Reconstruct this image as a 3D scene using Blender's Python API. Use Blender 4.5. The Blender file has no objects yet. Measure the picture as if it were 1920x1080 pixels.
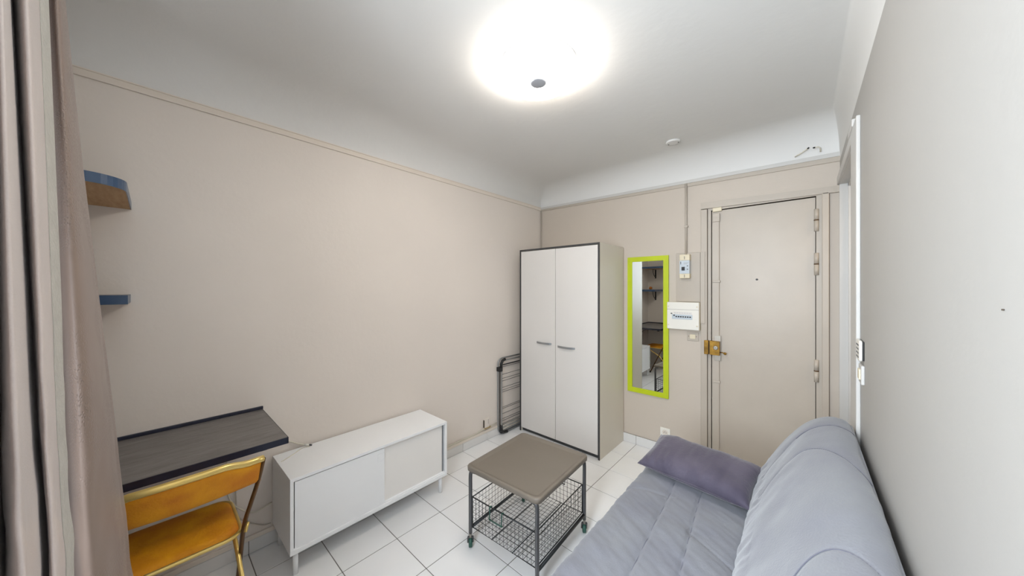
import bpy, bmesh, math, random
from mathutils import Vector, Matrix
from mathutils import noise as mn
R = random.Random(7)
PI = math.pi
scn = bpy.context.scene
COL = scn.collection

# ------------------------------------------------------------------ camera
F_PX, YAW = 607.8, 0.732
CAM = Vector((2.2638, 0.0, 1.4571))
cd = bpy.data.cameras.new('camera'); cam = bpy.data.objects.new('camera', cd); COL.objects.link(cam)
cd.sensor_width = 36; cd.lens = 36 * F_PX / 1920; cd.clip_start = 0.02; cd.clip_end = 60
cam.location = CAM; cam.rotation_euler = (PI / 2, 0, YAW)
scn.camera = cam

# ------------------------------------------------------------------ world, light, exposure
w = bpy.data.worlds.new('sky'); scn.world = w; w.use_nodes = True
w.node_tree.nodes['Background'].inputs[0].default_value = (0.75, 0.85, 1.0, 1)
w.node_tree.nodes['Background'].inputs[1].default_value = 1.2
def area(name, loc, rot, sx, sy, power, col):
    l = bpy.data.lights.new(name, 'AREA'); l.shape = 'RECTANGLE'; l.size = sx; l.size_y = sy
    l.energy = power; l.color = col
    o = bpy.data.objects.new(name, l); COL.objects.link(o); o.location = loc; o.rotation_euler = rot
    return o
area('window_daylight', (1.74, -0.70, 1.60), (math.radians(68), 0, 0), 0.80, 1.4, 82, (0.82, 0.91, 1.0))   # daylight coming through window_1
area('corridor_lamp', (3.0, 2.6, 2.2), (0, 0, 0), 0.3, 0.3, 4, (1.0, 0.82, 0.6))                  # lamp of the room behind door_2
LAMP_EMIT = 19.5
vs = scn.view_settings
vs.view_transform = 'Standard'; vs.look = 'None'; vs.gamma = 1.0; vs.use_curve_mapping = False; vs.exposure = 0.56

# ------------------------------------------------------------------ materials
def lin(c):
    return tuple(((v / 255) / 12.92 if v / 255 <= 0.04045 else ((v / 255 + 0.055) / 1.055) ** 2.4) for v in c)
def mat(name, rgb, rough=0.5, metal=0.0, var=0.0, vscale=4.0, bump=0.0, bscale=60.0, stretch=(1, 1, 1), emit=None, spec=0.5,
        sheen=0.0, rgb2=None, detail=4, coat=0.0, alpha=None):
    m = bpy.data.materials.new(name); m.use_nodes = True
    nt = m.node_tree; b = nt.nodes['Principled BSDF']
    c = lin(rgb)
    b.inputs['Base Color'].default_value = (*c, 1); b.inputs['Roughness'].default_value = rough
    b.inputs['Metallic'].default_value = metal; b.inputs['Specular IOR Level'].default_value = spec
    if sheen:
        b.inputs['Sheen Weight'].default_value = sheen; b.inputs['Sheen Roughness'].default_value = 0.4
    if coat:
        b.inputs['Coat Weight'].default_value = coat; b.inputs['Coat Roughness'].default_value = 0.1
    tc = nt.nodes.new('ShaderNodeTexCoord'); mp = nt.nodes.new('ShaderNodeMapping')
    mp.inputs['Scale'].default_value = stretch
    nt.links.new(tc.outputs['Object'], mp.inputs[0])
    if var or rgb2:
        n = nt.nodes.new('ShaderNodeTexNoise'); n.inputs['Scale'].default_value = vscale; n.inputs['Detail'].default_value = detail
        nt.links.new(mp.outputs[0], n.inputs['Vector'])
        mx = nt.nodes.new('ShaderNodeMix'); mx.data_type = 'RGBA'
        c2 = lin(rgb2) if rgb2 else tuple(v * (1 - var) for v in c)
        c1 = c if rgb2 else tuple(min(1, v * (1 + var)) for v in c)
        mx.inputs[6].default_value = (*c1, 1); mx.inputs[7].default_value = (*c2, 1)
        rp = nt.nodes.new('ShaderNodeMapRange'); rp.inputs[1].default_value = 0.3; rp.inputs[2].default_value = 0.7
        nt.links.new(n.outputs[0], rp.inputs[0]); nt.links.new(rp.outputs[0], mx.inputs[0])
        nt.links.new(mx.outputs[2], b.inputs['Base Color'])
    if bump:
        n = nt.nodes.new('ShaderNodeTexNoise'); n.inputs['Scale'].default_value = bscale; n.inputs['Detail'].default_value = 6
        nt.links.new(mp.outputs[0], n.inputs['Vector'])
        bp = nt.nodes.new('ShaderNodeBump'); bp.inputs['Strength'].default_value = bump; bp.inputs['Distance'].default_value = 0.01
        nt.links.new(n.outputs[0], bp.inputs['Height']); nt.links.new(bp.outputs[0], b.inputs['Normal'])
    if emit:
        b.inputs['Emission Color'].default_value = (*lin(emit[0]), 1); b.inputs['Emission Strength'].default_value = emit[1]
    return m
M = {}
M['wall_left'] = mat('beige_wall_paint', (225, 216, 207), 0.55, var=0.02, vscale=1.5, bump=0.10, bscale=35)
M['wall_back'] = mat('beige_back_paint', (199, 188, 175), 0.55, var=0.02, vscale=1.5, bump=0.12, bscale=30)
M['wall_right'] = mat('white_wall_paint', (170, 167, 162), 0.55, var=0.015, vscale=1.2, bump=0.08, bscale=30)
M['ceiling'] = mat('ceiling_paint', (221, 220, 217), 0.7, var=0.015, vscale=1.0, bump=0.12, bscale=22)
M['trim'] = mat('beige_trim_paint', (185, 175, 162), 0.4, var=0.03, vscale=5, bump=0.08, bscale=20)
M['trim_white'] = mat('white_trim_paint', (200, 198, 194), 0.4, var=0.02, bump=0.08, bscale=20)
M['trim_left'] = mat('beige_rail_paint', (222, 212, 200), 0.45, var=0.02)
M['gap'] = mat('dark_joint', (70, 60, 50), 0.9)
M['tile'] = mat('white_floor_tile', (240, 240, 240), 0.22, var=0.02, vscale=3, coat=0.2)
M['skirt'] = mat('white_skirting_tile', (222, 221, 219), 0.25, var=0.02, vscale=3)
M['grout'] = mat('grey_grout', (112, 108, 104), 0.9, var=0.1, vscale=20)
M['white'] = mat('white_lacquer', (244, 245, 246), 0.35, var=0.01)
M['white_door'] = mat('white_sliding_door', (243, 244, 245), 0.35, var=0.01)
M['white_door2'] = mat('warm_white_panel', (240, 237, 233), 0.4, var=0.01)
M['ward'] = mat('white_melamine', (220, 216, 211), 0.4, var=0.01)
M['ward_side'] = mat('cream_melamine', (215, 209, 196), 0.45, var=0.015, vscale=2)
M['anthracite'] = mat('anthracite_edge', (62, 62, 62), 0.5)
M['alu'] = mat('brushed_aluminium', (165, 168, 170), 0.35, metal=0.8)
M['lime'] = mat('lime_green_frame', (186, 200, 20), 0.45, var=0.04, vscale=6)
M['mirror'] = mat('mirror_glass', (225, 228, 226), 0.0, metal=1.0)
M['plastic'] = mat('white_plastic', (232, 229, 220), 0.35)
M['plastic_cream'] = mat('cream_plastic', (222, 211, 184), 0.4)
M['plastic_grey'] = mat('light_grey_plastic', (196, 205, 212), 0.35)
M['black'] = mat('black_plastic', (22, 22, 24), 0.45)
M['brass'] = mat('aged_brass', (170, 130, 55), 0.4, metal=0.75, rgb2=(120, 90, 40), vscale=25)
M['steel'] = mat('steel', (168, 162, 152), 0.4, metal=0.7)
M['slate'] = mat('slate_laminate', (126, 121, 118), 0.42, rgb2=(104, 99, 97), vscale=9, stretch=(5, 1.0, 1), bump=0.25, bscale=40, detail=8)
M['slate_edge'] = mat('dark_blue_edge', (38, 42, 60), 0.4, rgb2=(28, 30, 46), vscale=12)
M['blue_edge'] = mat('blue_laminate_edge', (62, 88, 120), 0.3, rgb2=(48, 70, 98), vscale=8)
M['chipboard'] = mat('tan_chipboard', (188, 152, 112), 0.7, rgb2=(168, 130, 90), vscale=10, stretch=(1, 6, 1), bump=0.1, bscale=80)
M['gold'] = mat('gold_painted_metal', (232, 206, 130), 0.3, metal=0.55, rgb2=(214, 180, 96), vscale=9)
M['bronze'] = mat('dark_bronze_metal', (96, 66, 34), 0.3, metal=0.7)
M['velvet'] = mat('ochre_velvet', (238, 164, 2), 0.7, rgb2=(206, 122, 2), vscale=9, stretch=(1, 1, 1), bump=0.2, bscale=120, sheen=0.0)
M['cart_top'] = mat('taupe_grey_metal', (118, 109, 98), 0.45, var=0.04, vscale=4, bump=0.04, bscale=60)
M['cart_metal'] = mat('grey_tube', (92, 92, 94), 0.35, metal=0.5)
M['wire'] = mat('dark_wire', (52, 54, 56), 0.4, metal=0.4)
M['rubber'] = mat('green_rubber', (40, 84, 72), 0.5, var=0.1, vscale=20)
M['sofa'] = mat('grey_blue_microfibre', (131, 133, 138), 0.85, rgb2=(121, 122, 131), vscale=5, bump=0.15, bscale=160, sheen=0.3)
M['seam'] = mat('seam_thread', (104, 104, 116), 0.9)
M['sofa_dark'] = mat('dark_sofa_frame', (50, 38, 28), 0.6)
M['cushion'] = mat('plum_grey_velvet', (92, 86, 100), 0.8, rgb2=(66, 60, 76), vscale=7, bump=0.25, bscale=90, sheen=0.4)
M['cable'] = mat('white_cable', (218, 212, 196), 0.45)
M['dirt'] = mat('ochre_stain', (130, 104, 50), 0.8, rgb2=(200, 180, 140), vscale=60)
M['orange'] = mat('orange_ceramic', (205, 120, 40), 0.5)
M['warm_wall'] = mat('cream_corridor_paint', (226, 212, 190), 0.6)
M['lampbase'] = mat('white_lamp_rim', (235, 236, 236), 0.3)
M['diffuser'] = mat('glowing_diffuser', (255, 255, 255), 0.4, emit=((255, 246, 235), LAMP_EMIT))
M['lampcap'] = mat('grey_lamp_cap', (172, 174, 180), 0.35)
M['curtain'] = mat('taupe_satin', (206, 194, 188), 0.38, var=0.05, vscale=3, bump=0.12, bscale=200, sheen=0.15, spec=0.4)
M['curtain_leaf'] = mat('leaf_embossed_satin', (136, 118, 107), 0.45, var=0.05, vscale=3, sheen=0.15, spec=0.5)
M['hem'] = mat('pale_satin_hem', (184, 180, 170), 0.55, var=0.06, vscale=30, bump=0.3, bscale=120, sheen=0.2)
def glass():
    m = bpy.data.materials.new('window_glass'); m.use_nodes = True; nt = m.node_tree; nt.nodes.clear()
    o = nt.nodes.new('ShaderNodeOutputMaterial'); t = nt.nodes.new('ShaderNodeBsdfTransparent'); g = nt.nodes.new('ShaderNodeBsdfGlossy')
    g.inputs['Roughness'].default_value = 0.02; mx = nt.nodes.new('ShaderNodeMixShader'); mx.inputs[0].default_value = 0.08
    nt.links.new(t.outputs[0], mx.inputs[1]); nt.links.new(g.outputs[0], mx.inputs[2]); nt.links.new(mx.outputs[0], o.inputs[0])
    return m
M['glass'] = glass()
# curtain: embossed leaf dashes on the satin
def curtain_pattern(m):
    nt = m.node_tree; b = nt.nodes['Principled BSDF']
    tc = nt.nodes.new('ShaderNodeTexCoord'); mp = nt.nodes.new('ShaderNodeMapping'); mp.inputs['Scale'].default_value = (1, 1, 0.55)
    mp.inputs['Rotation'].default_value = (0.5, 0.3, 0.2)
    v = nt.nodes.new('ShaderNodeTexVoronoi'); v.inputs['Scale'].default_value = 260
    n = nt.nodes.new('ShaderNodeTexNoise'); n.inputs['Scale'].default_value = 5
    nt.links.new(tc.outputs['Object'], mp.inputs[0]); nt.links.new(mp.outputs[0], v.inputs['Vector']); nt.links.new(tc.outputs['Object'], n.inputs['Vector'])
    r = nt.nodes.new('ShaderNodeMapRange'); r.inputs[1].default_value = 0.15; r.inputs[2].default_value = 0.45
    nt.links.new(v.outputs['Distance'], r.inputs[0])
    r2 = nt.nodes.new('ShaderNodeMapRange'); r2.inputs[1].default_value = 0.42; r2.inputs[2].default_value = 0.62
    nt.links.new(n.outputs[0], r2.inputs[0])
    mu = nt.nodes.new('ShaderNodeMath'); mu.operation = 'MULTIPLY'
    nt.links.new(r.outputs[0], mu.inputs[0]); nt.links.new(r2.outputs[0], mu.inputs[1])
    bp = nt.nodes.new('ShaderNodeBump'); bp.inputs['Strength'].default_value = 0.5; bp.inputs['Distance'].default_value = 0.004
    nt.links.new(mu.outputs[0], bp.inputs['Height'])
    nt.links.new(bp.outputs[0], b.inputs['Normal'])
curtain_pattern(M['curtain_leaf'])

# ------------------------------------------------------------------ helpers
def BM(): return bmesh.new()
def box(bm, x0, x1, y0, y1, z0, z1, bev=0.0, seg=2):
    r = bmesh.ops.create_cube(bm, size=1.0)
    vs_ = r['verts']
    for v in vs_:
        v.co = Vector(((x0 + x1) / 2 + v.co.x * (x1 - x0), (y0 + y1) / 2 + v.co.y * (y1 - y0), (z0 + z1) / 2 + v.co.z * (z1 - z0)))
    if bev:
        es = list({e for v in vs_ for e in v.link_edges})
        bmesh.ops.bevel(bm, geom=es, offset=bev, segments=seg, affect='EDGES', profile=0.5)
    return bm
def tube(bm, pts, r, n=8, closed=False, cap=True):
    pts = [Vector(p) for p in pts]; k = len(pts); rings = []
    rr = r if isinstance(r, (list, tuple)) else [r] * k
    prev = None
    for i, p in enumerate(pts):
        if closed: t = (pts[(i + 1) % k] - pts[i - 1])
        else: t = pts[min(i + 1, k - 1)] - pts[max(i - 1, 0)]
        t.normalize()
        if prev is None:
            a = Vector((0, 0, 1)) if abs(t.z) < 0.9 else Vector((1, 0, 0))
            u = t.cross(a).normalized()
        else:
            u = (prev - t * prev.dot(t)).normalized()
        prev = u; v = t.cross(u)
        rings.append([bm.verts.new(p + (u * math.cos(2 * PI * j / n) + v * math.sin(2 * PI * j / n)) * rr[i]) for j in range(n)])
    m = k if closed else k - 1
    for i in range(m):
        a, b = rings[i], rings[(i + 1) % k]
        for j in range(n):
            f = bm.faces.new((a[j], a[(j + 1) % n], b[(j + 1) % n], b[j])); f.smooth = True
    if cap and not closed:
        bm.faces.new(list(reversed(rings[0]))); bm.faces.new(rings[-1])
    return bm
def cyl(bm, p0, p1, r, n=16): return tube(bm, [p0, p1], r, n)
def lathe(bm, c, prof, n=40, axis='z'):
    c = Vector(c); rings = []
    for (r, h) in prof:
        ring = []
        for j in range(n):
            a = 2 * PI * j / n; x, y = r * math.cos(a), r * math.sin(a)
            p = {'z': Vector((x, y, h)), 'y': Vector((x, h, y)), 'x': Vector((h, x, y))}[axis]
            ring.append(bm.verts.new(c + p))
        rings.append(ring)
    for i in range(len(rings) - 1):
        a, b = rings[i], rings[i + 1]
        for j in range(n):
            f = bm.faces.new((a[j], a[(j + 1) % n], b[(j + 1) % n], b[j])); f.smooth = True
    bm.faces.new(rings[0]); bm.faces.new(rings[-1])
    return bm
def prism(bm, poly, ax, lo, hi, bev=0.0):
    """poly of 2D points extruded along ax (x: points are (y,z); y: (x,z); z: (x,y))"""
    def P(q, h): return {'x': (h, q[0], q[1]), 'y': (q[0], h, q[1]), 'z': (q[0], q[1], h)}[ax]
    a = [bm.verts.new(P(q, lo)) for q in poly]; b = [bm.verts.new(P(q, hi)) for q in poly]
    fs = [bm.faces.new(a), bm.faces.new(list(reversed(b)))]
    for i in range(len(poly)): fs.append(bm.faces.new((a[i], a[(i + 1) % len(poly)], b[(i + 1) % len(poly)], b[i])))
    bmesh.ops.recalc_face_normals(bm, faces=fs)
    if bev:
        es = list({e for f in fs for e in f.edges}); bmesh.ops.bevel(bm, geom=es, offset=bev, segments=2, affect='EDGES', profile=0.5)
    return bm
def arc(cx, cy, r, a0, a1, n=6):
    return [(cx + r * math.cos(a0 + (a1 - a0) * i / n), cy + r * math.sin(a0 + (a1 - a0) * i / n)) for i in range(n + 1)]
def rrect(x0, x1, y0, y1, r, n=5):
    return (arc(x1 - r, y1 - r, r, 0, PI / 2, n) + arc(x0 + r, y1 - r, r, PI / 2, PI, n) +
            arc(x0 + r, y0 + r, r, PI, 1.5 * PI, n) + arc(x1 - r, y0 + r, r, 1.5 * PI, 2 * PI, n))
def loc_of(p):
    m = Matrix.Identity(4); chain = []
    while p: chain.append(p); p = p.parent
    for q in reversed(chain): m = m @ Matrix.LocRotScale(q.location, q.rotation_euler, Vector((1, 1, 1)))
    return m
def obj(name, bm, m, parent=None, local=False, smooth=None, origin=None, recalc=True):
    """one mesh object; coordinates are world ones unless local"""
    if recalc: bmesh.ops.recalc_face_normals(bm, faces=bm.faces)
    if smooth is not None:
        for f in bm.faces: f.smooth = smooth
    if parent is not None and not local:
        bm.transform(loc_of(parent).inverted())
    if origin is not None: bmesh.ops.translate(bm, vec=-Vector(origin), verts=bm.verts)
    me = bpy.data.meshes.new(name); bm.to_mesh(me); bm.free()
    me.materials.append(M[m] if isinstance(m, str) else m)
    o = bpy.data.objects.new(name, me); COL.objects.link(o)
    if parent is not None: o.parent = parent
    if origin is not None: o.location = origin
    return o
def thing(name, label, cat, loc=(0, 0, 0), rotz=0.0, group=None):
    o = bpy.data.objects.new(name, None); COL.objects.link(o); o.empty_display_size = 0.05
    o.location = loc; o.rotation_euler = (0, 0, rotz); o['label'] = label; o['category'] = cat
    if group: o['group'] = group
    return o
def tag(o, label, cat, group=None):
    o['label'] = label; o['category'] = cat
    if group: o['group'] = group
    return o
def struct(name, bm, m, parent=None, smooth=None):
    o = obj(name, bm, m, parent, smooth=smooth)
    if parent is None: o['kind'] = 'structure'
    return o
def B(*a, **k): return box(BM(), *a, **k)

# ------------------------------------------------------------------ room shell
XR, YB, YF, ZC = 2.443, 3.023, -0.50, 2.56
T = 0.12
# floor with single tiles
fl = struct('floor', B(-T, XR + 1.3, YF - 0.15, YB + 0.02, -0.05, -0.0022), 'grout')
G = 0.30
gx0, gy0 = 0.206, 0.656 - 4 * G
def tile_mesh(sx, sy):
    bm = B(-sx / 2, sx / 2, -sy / 2, sy / 2, -0.008, 0.0, bev=0.0012, seg=1)
    me = bpy.data.meshes.new('tile'); bm.to_mesh(me); bm.free(); me.materials.append(M['tile']); return me
cache = {}
xs = [0.0] + [gx0 + G * i for i in range(8)] + [2.443]
ys = [YF, gy0 + G * 0] if gy0 > YF + 0.02 else [YF]
yy = gy0
ys = [YF]
while yy < YB - 0.01:
    if yy > YF + 0.02: ys.append(yy)
    yy += G
ys.append(YB)
for i in range(len(xs) - 1):
    for j in range(len(ys) - 1):
        sx, sy = xs[i + 1] - xs[i] - 0.004, ys[j + 1] - ys[j] - 0.004
        if sx < 0.01 or sy < 0.01: continue
        key = (round(sx, 3), round(sy, 3))
        if key not in cache: cache[key] = tile_mesh(sx, sy)
        o = bpy.data.objects.new('tile', cache[key]); COL.objects.link(o); o.parent = fl
        o.location = ((xs[i] + xs[i + 1]) / 2, (ys[j] + ys[j + 1]) / 2, R.uniform(-0.0004, 0.0003))
struct('wall_left', B(-T, 0, YF - 0.15, YB + T, -0.05, 2.7), 'wall_left')
# back wall with the recess of the entrance door
DX0, DX1, DZ = 1.711, 2.329, 2.082
bm = BM()
box(bm, 0, DX0, YB, YB + T, -0.05, 2.7); box(bm, DX1, XR + T, YB, YB + T, -0.05, 2.7); box(bm, DX0, DX1, YB, YB + T, DZ, 2.7)
box(bm, DX0, DX1, YB + 0.06, YB + T, -0.05, DZ)
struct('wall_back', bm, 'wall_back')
# right wall with opening of door_2
OY0, OY1, OZ = 2.20, 2.985, 2.13
bm = BM()
box(bm, XR, XR + T, YF - 0.15, OY0 - 0.02, -0.05, 2.7); box(bm, XR, XR + T, OY1 + 0.02, YB + T, -0.05, 2.7); box(bm, XR, XR + T, OY0 - 0.02, OY1 + 0.02, OZ + 0.02, 2.7)
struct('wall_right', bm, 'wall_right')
# front wall (behind the camera) with the window opening
WX0, WX1, WZ0, WZ1 = 1.30, 2.18, 0.85, 2.25
bm = BM()
box(bm, 0, WX0, YF - 0.15, YF, -0.05, 2.7); box(bm, WX1, XR, YF - 0.15, YF, -0.05, 2.7)
box(bm, WX0, WX1, YF - 0.15, YF, -0.05, WZ0); box(bm, WX0, WX1, YF - 0.15, YF, WZ1, 2.7)
struct('wall_front', bm, 'wall_left')
bm = BM()
wy0, wy1 = YF - 0.10, YF - 0.05
for a in ((WX0, WX0 + 0.05, WZ0, WZ1), (WX1 - 0.05, WX1, WZ0, WZ1), (WX0, WX1, WZ0, WZ0 + 0.05), (WX0, WX1, WZ1 - 0.05, WZ1), (1.71, 1.77, WZ0, WZ1)):
    box(bm, a[0], a[1], wy0, wy1, a[2], a[3])
win = struct('window_1', bm, 'trim_white')
obj('pane', B(WX0 + 0.05, 1.71, YF - 0.078, YF - 0.074, WZ0 + 0.05, WZ1 - 0.05), 'glass', win)
obj('pane', B(1.77, WX1 - 0.05, YF - 0.078, YF - 0.074, WZ0 + 0.05, WZ1 - 0.05), 'glass', win)
# room beyond door_2
bm = BM()
box(bm, XR + 1.3, XR + 1.4, 1.4, YB + T, -0.05, 2.7); box(bm, XR + T, XR + 1.4, YB, YB + T, -0.05, 2.7)
box(bm, XR + T, XR + 1.4, 1.3, 1.4, -0.05, 2.7); box(bm, XR + T, XR + 1.4, 1.3, YB + T, 2.4, 2.5)
struct('wall_corridor', bm, 'warm_wall')

# ceiling with coves
def cove_z(x, y):
    def q(d, z0, r):
        if d >= r: return ZC
        t = 1 - max(d, 0) / r
        return z0 + (ZC - z0) * math.sqrt(max(0, 1 - t ** 2.2))
    return min(q(x, 2.382, 0.30), q(YB - y, 2.375 - 0.016 * x, 0.28), q(XR - x, 2.298, 0.05), q(y - YF, 2.38, 0.25))
def spaced(lo, hi, rlo, rhi):
    s = [lo + rlo * 1.05 * (i / 22) ** 1.8 for i in range(22)]
    e = [hi - rhi * 1.05 * (i / 22) ** 1.8 for i in range(22)]
    a, b = s[-1], e[-1]; n = 34
    return s + [a + (b - a) * i / n for i in range(1, n)] + e[::-1]
cx_, cy_ = spaced(0.0, XR, 0.30, 0.05), spaced(YF, YB, 0.25, 0.28)
bm = BM()
gv = [[bm.verts.new((x, y, cove_z(x, y))) for y in cy_] for x in cx_]
for i in range(len(cx_) - 1):
    for j in range(len(cy_) - 1):
        f = bm.faces.new((gv[i][j], gv[i][j + 1], gv[i + 1][j + 1], gv[i + 1][j])); f.smooth = True
box(bm, -T, XR + T, YF - 0.15, YB + T, 2.70, 2.75)
struct('ceiling', bm, 'ceiling')

# mouldings under the coves
def sloped(bm, x0, x1, y0, y1, za0, za1, zb0, zb1):
    """bar along x: z range za at x0 and zb at x1"""
    c = [(x0, y0, za0), (x0, y1, za0), (x0, y1, za1), (x0, y0, za1), (x1, y0, zb0), (x1, y1, zb0), (x1, y1, zb1), (x1, y0, zb1)]
    v = [bm.verts.new(p) for p in c]
    for f in ((0, 1, 2, 3), (4, 5, 6, 7), (0, 1, 5, 4), (1, 2, 6, 5), (2, 3, 7, 6), (3, 0, 4, 7)): bm.faces.new([v[i] for i in f])
t1 = struct('trim_1', B(0.0, 0.010, YF, YB, 2.349, 2.381, bev=0.002), 'trim_left')
obj('bead', B(0.0, 0.014, YF, YB, 2.378, 2.384, bev=0.001), 'trim_left', t1)
bm = BM(); sloped(bm, 0.0, XR, YB - 0.010, YB, 2.345, 2.362, 2.290, 2.322)
t2 = struct('trim_2', bm, 'trim')
bm = BM(); sloped(bm, 0.0, XR, YB - 0.016, YB, 2.362, 2.384, 2.322, 2.350)
o = obj('cap_strip', bm, 'trim_white', t2); o['label'] = 'white cap strip'

# skirting tiles
def skirting(name, along, lo, hi, joints, h, flip=None):
    if along == 'y': base = struct(name, B(0, 0.006, lo, hi, 0, h), 'grout')
    else: base = struct(name, B(lo, hi, YB - 0.006, YB, 0, h), 'grout')
    js = [lo] + [j for j in joints if lo + 0.01 < j < hi - 0.01] + [hi]
    for a, b in zip(js[:-1], js[1:]):
        if along == 'y': bm = B(0.001, 0.010, a + 0.0015, b - 0.0015, 0.0015, h, bev=0.0015, seg=1)
        else: bm = B(a + 0.0015, b - 0.0015, YB - 0.010, YB - 0.001, 0.0015, h, bev=0.0015, seg=1)
        obj('tile', bm, 'skirt', base)
    return base
skirting('baseboard_left', 'y', YF, YB - 0.011, ys, 0.072)
skirting('baseboard_back', 'x', 0.011, 1.640, [0.206 + G * i for i in range(8)], 0.082)
obj_ = struct('trim_3', B(0.0, 0.014, -0.4, 2.29, 0.074, 0.098, bev=0.003), 'trim_left')
# thin stained cable run above the skirting near the corner
# ------------------------------------------------------------------ entrance door
d1 = struct('door_1', B(DX0 + 0.004, DX1 - 0.003, YB + 0.004, YB + 0.045, 0.004, 2.076, bev=0.002), 'trim')
obj('joint', B(DX0, DX1, YB + 0.030, YB + 0.050, 0.0, DZ), 'gap', d1)
# lock rail on the left edge
obj('lock_rail', B(1.717, 1.768, YB - 0.010, YB + 0.006, 0.004, 2.035, bev=0.004), 'trim', d1)
for z in (1.51, 0.71):
    bm = B(1.722, 1.775, YB - 0.016, YB - 0.004, z - 0.009, z + 0.009, bev=0.003); obj('rail_clip', bm, 'trim', d1)
obj('bolt_plate', B(1.722, 1.772, YB - 0.018, YB, 1.985, 2.050, bev=0.003), 'trim', d1)
obj('bolt_keep', B(1.722, 1.785, YB - 0.016, YB + 0.002, 2.066, 2.098, bev=0.003), 'plastic_cream', d1)
bm = lathe(BM(), (2.006, YB - 0.004, 1.521), [(0.007, 0.012), (0.007, 0.0), (0.005, -0.002)], 16, 'y'); obj('peephole', bm, 'black', d1)
for z in (1.917, 1.619, 0.895):
    bm = cyl(BM(), (2.330, YB - 0.010, z - 0.075), (2.330, YB - 0.010, z - 0.002), 0.0125, 14)
    cyl(bm, (2.330, YB - 0.010, z + 0.002), (2.330, YB - 0.010, z + 0.075), 0.0125, 14)
    h = obj('hinge', bm, 'trim', d1)
    obj('pin_cap', lathe(BM(), (2.330, YB - 0.010, z), [(0.0135, -0.003), (0.0135, 0.003)], 14), 'bronze', h)
# lock
lk = obj('lock', B(1.706, 1.776, YB - 0.045, YB - 0.008, 0.925, 1.036, bev=0.003), 'brass', d1); lk['label'] = 'brass rim lock case'
obj('strike_box', B(1.668, 1.699, YB - 0.045, YB, 0.925, 1.036, bev=0.003), 'brass', lk)
obj('back_plate', B(1.735, 1.779, YB - 0.016, YB - 0.008, 0.880, 1.078, bev=0.001), 'steel', lk)
bm = lathe(BM(), (1.749, YB - 0.045, 0.984), [(0.017, 0.0), (0.017, -0.004), (0.012, -0.007), (0.011, -0.007)], 24, 'y'); obj('key_cylinder', bm, 'steel', lk)
obj('keyhole', B(1.744, 1.754, YB - 0.0535, YB - 0.051, 0.9825, 0.9855), 'black', lk)
bm = tube(BM(), [(1.776, YB - 0.030, 0.950), (1.790, YB - 0.034, 0.951), (1.806, YB - 0.044, 0.949)], 0.004, 8)
bmesh.ops.create_uvsphere(bm, u_segments=12, v_segments=8, radius=0.0105, matrix=Matrix.Translation((1.812, YB - 0.048, 0.947)))
obj('lock_knob', bm, 'brass', lk)
# casing round the entrance door
bm = BM()
box(bm, 1.688, DX0, YB - 0.006, YB + 0.05, 0, DZ); box(bm, DX1, 2.357, YB - 0.006, YB + 0.05, 0, DZ); box(bm, 1.688, 2.357, YB - 0.006, YB + 0.05, DZ, 2.100)
c1 = struct('trim_4', bm, 'trim')
bm = B(1.640, 1.686, YB - 0.022, YB, 0, 2.095, bev=0.004); obj('casing_side', bm, 'trim', c1)
bm = B(2.357, 2.392, YB - 0.022, YB, 0, 2.095, bev=0.004); obj('casing_side', bm, 'trim', c1)
bm = BM(); sloped(bm, 1.640, XR, YB - 0.022, YB, 2.100, 2.152, 2.086, 2.128); obj('casing_head', bm, 'trim', c1)
bm = BM(); sloped(bm, 1.655, 2.357, YB - 0.0045, YB + 0.0, 2.092, 2.102, 2.082, 2.088); obj('joint', bm, 'gap', c1)
obj('joint', B(2.3905, 2.3935, YB - 0.012, YB, 0, 2.09), 'gap', c1)
obj('joint', B(1.6865, 1.6885, YB - 0.012, YB, 0, 2.09), 'gap', c1)
# board behind the breakers
bd = thing('meter_board', 'beige painted backing board behind the breaker, left of the entrance door', 'board', (1.55, YB - 0.012, 1.55))
obj('panel', B(1.452, 1.636, YB - 0.014, YB, 1.342, 1.752, bev=0.003), 'trim', bd)
obj('side_batten', B(1.640, 1.672, YB - 0.030, YB - 0.0225, 1.168, 1.752, bev=0.002), 'trim', bd)
# conduit
cn = thing('cable_conduit', 'thin painted cable conduit running from the ceiling moulding down to the breaker', 'conduit', (1.530, YB - 0.01, 1.735))
obj('pipe', cyl(BM(), (1.530, YB - 0.014, 1.738), (1.530, YB - 0.014, 2.335), 0.0085, 10), 'trim', cn)
obj('clip', B(1.517, 1.545, YB - 0.024, YB, 1.967, 1.983, bev=0.003), 'trim', cn)
# corner pipe
o = obj('corner_pipe', cyl(BM(), (0.012, YB - 0.012, 0.0), (0.012, YB - 0.012, 2.345), 0.006, 8), 'trim')
tag(o, 'thin painted pipe in the far left corner rising behind the wardrobe', 'pipe')

# ------------------------------------------------------------------ door_2 frame in the right wall
bm = BM()
box(bm, XR - 0.004, XR + T + 0.01, OY1, OY1 + 0.02, 0, OZ + 0.02)
box(bm, XR - 0.004, XR + T + 0.01, OY0 - 0.02, OY0, 0, OZ + 0.02); box(bm, XR - 0.004, XR + T + 0.01, OY0, OY1, OZ, OZ + 0.02)
d2 = struct('door_2', bm, 'trim_white')
obj('casing_side', B(XR - 0.014, XR, 1.985, OY0 - 0.012, 0, OZ + 0.055, bev=0.004), 'trim_white', d2)
obj('casing_head', B(XR - 0.014, XR, OY0 - 0.012, YB - 0.003, OZ + 0.005, OZ + 0.055, bev=0.004), 'trim_white', d2)
obj('corner_block', B(XR - 0.018, XR, 2.10, 2.27, OZ + 0.050, OZ + 0.085, bev=0.004), 'trim_white', d2)
obj('door_stop', B(XR + 0.035, XR + 0.055, OY1 - 0.022, OY1, 0, OZ), 'trim_white', d2)
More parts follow.
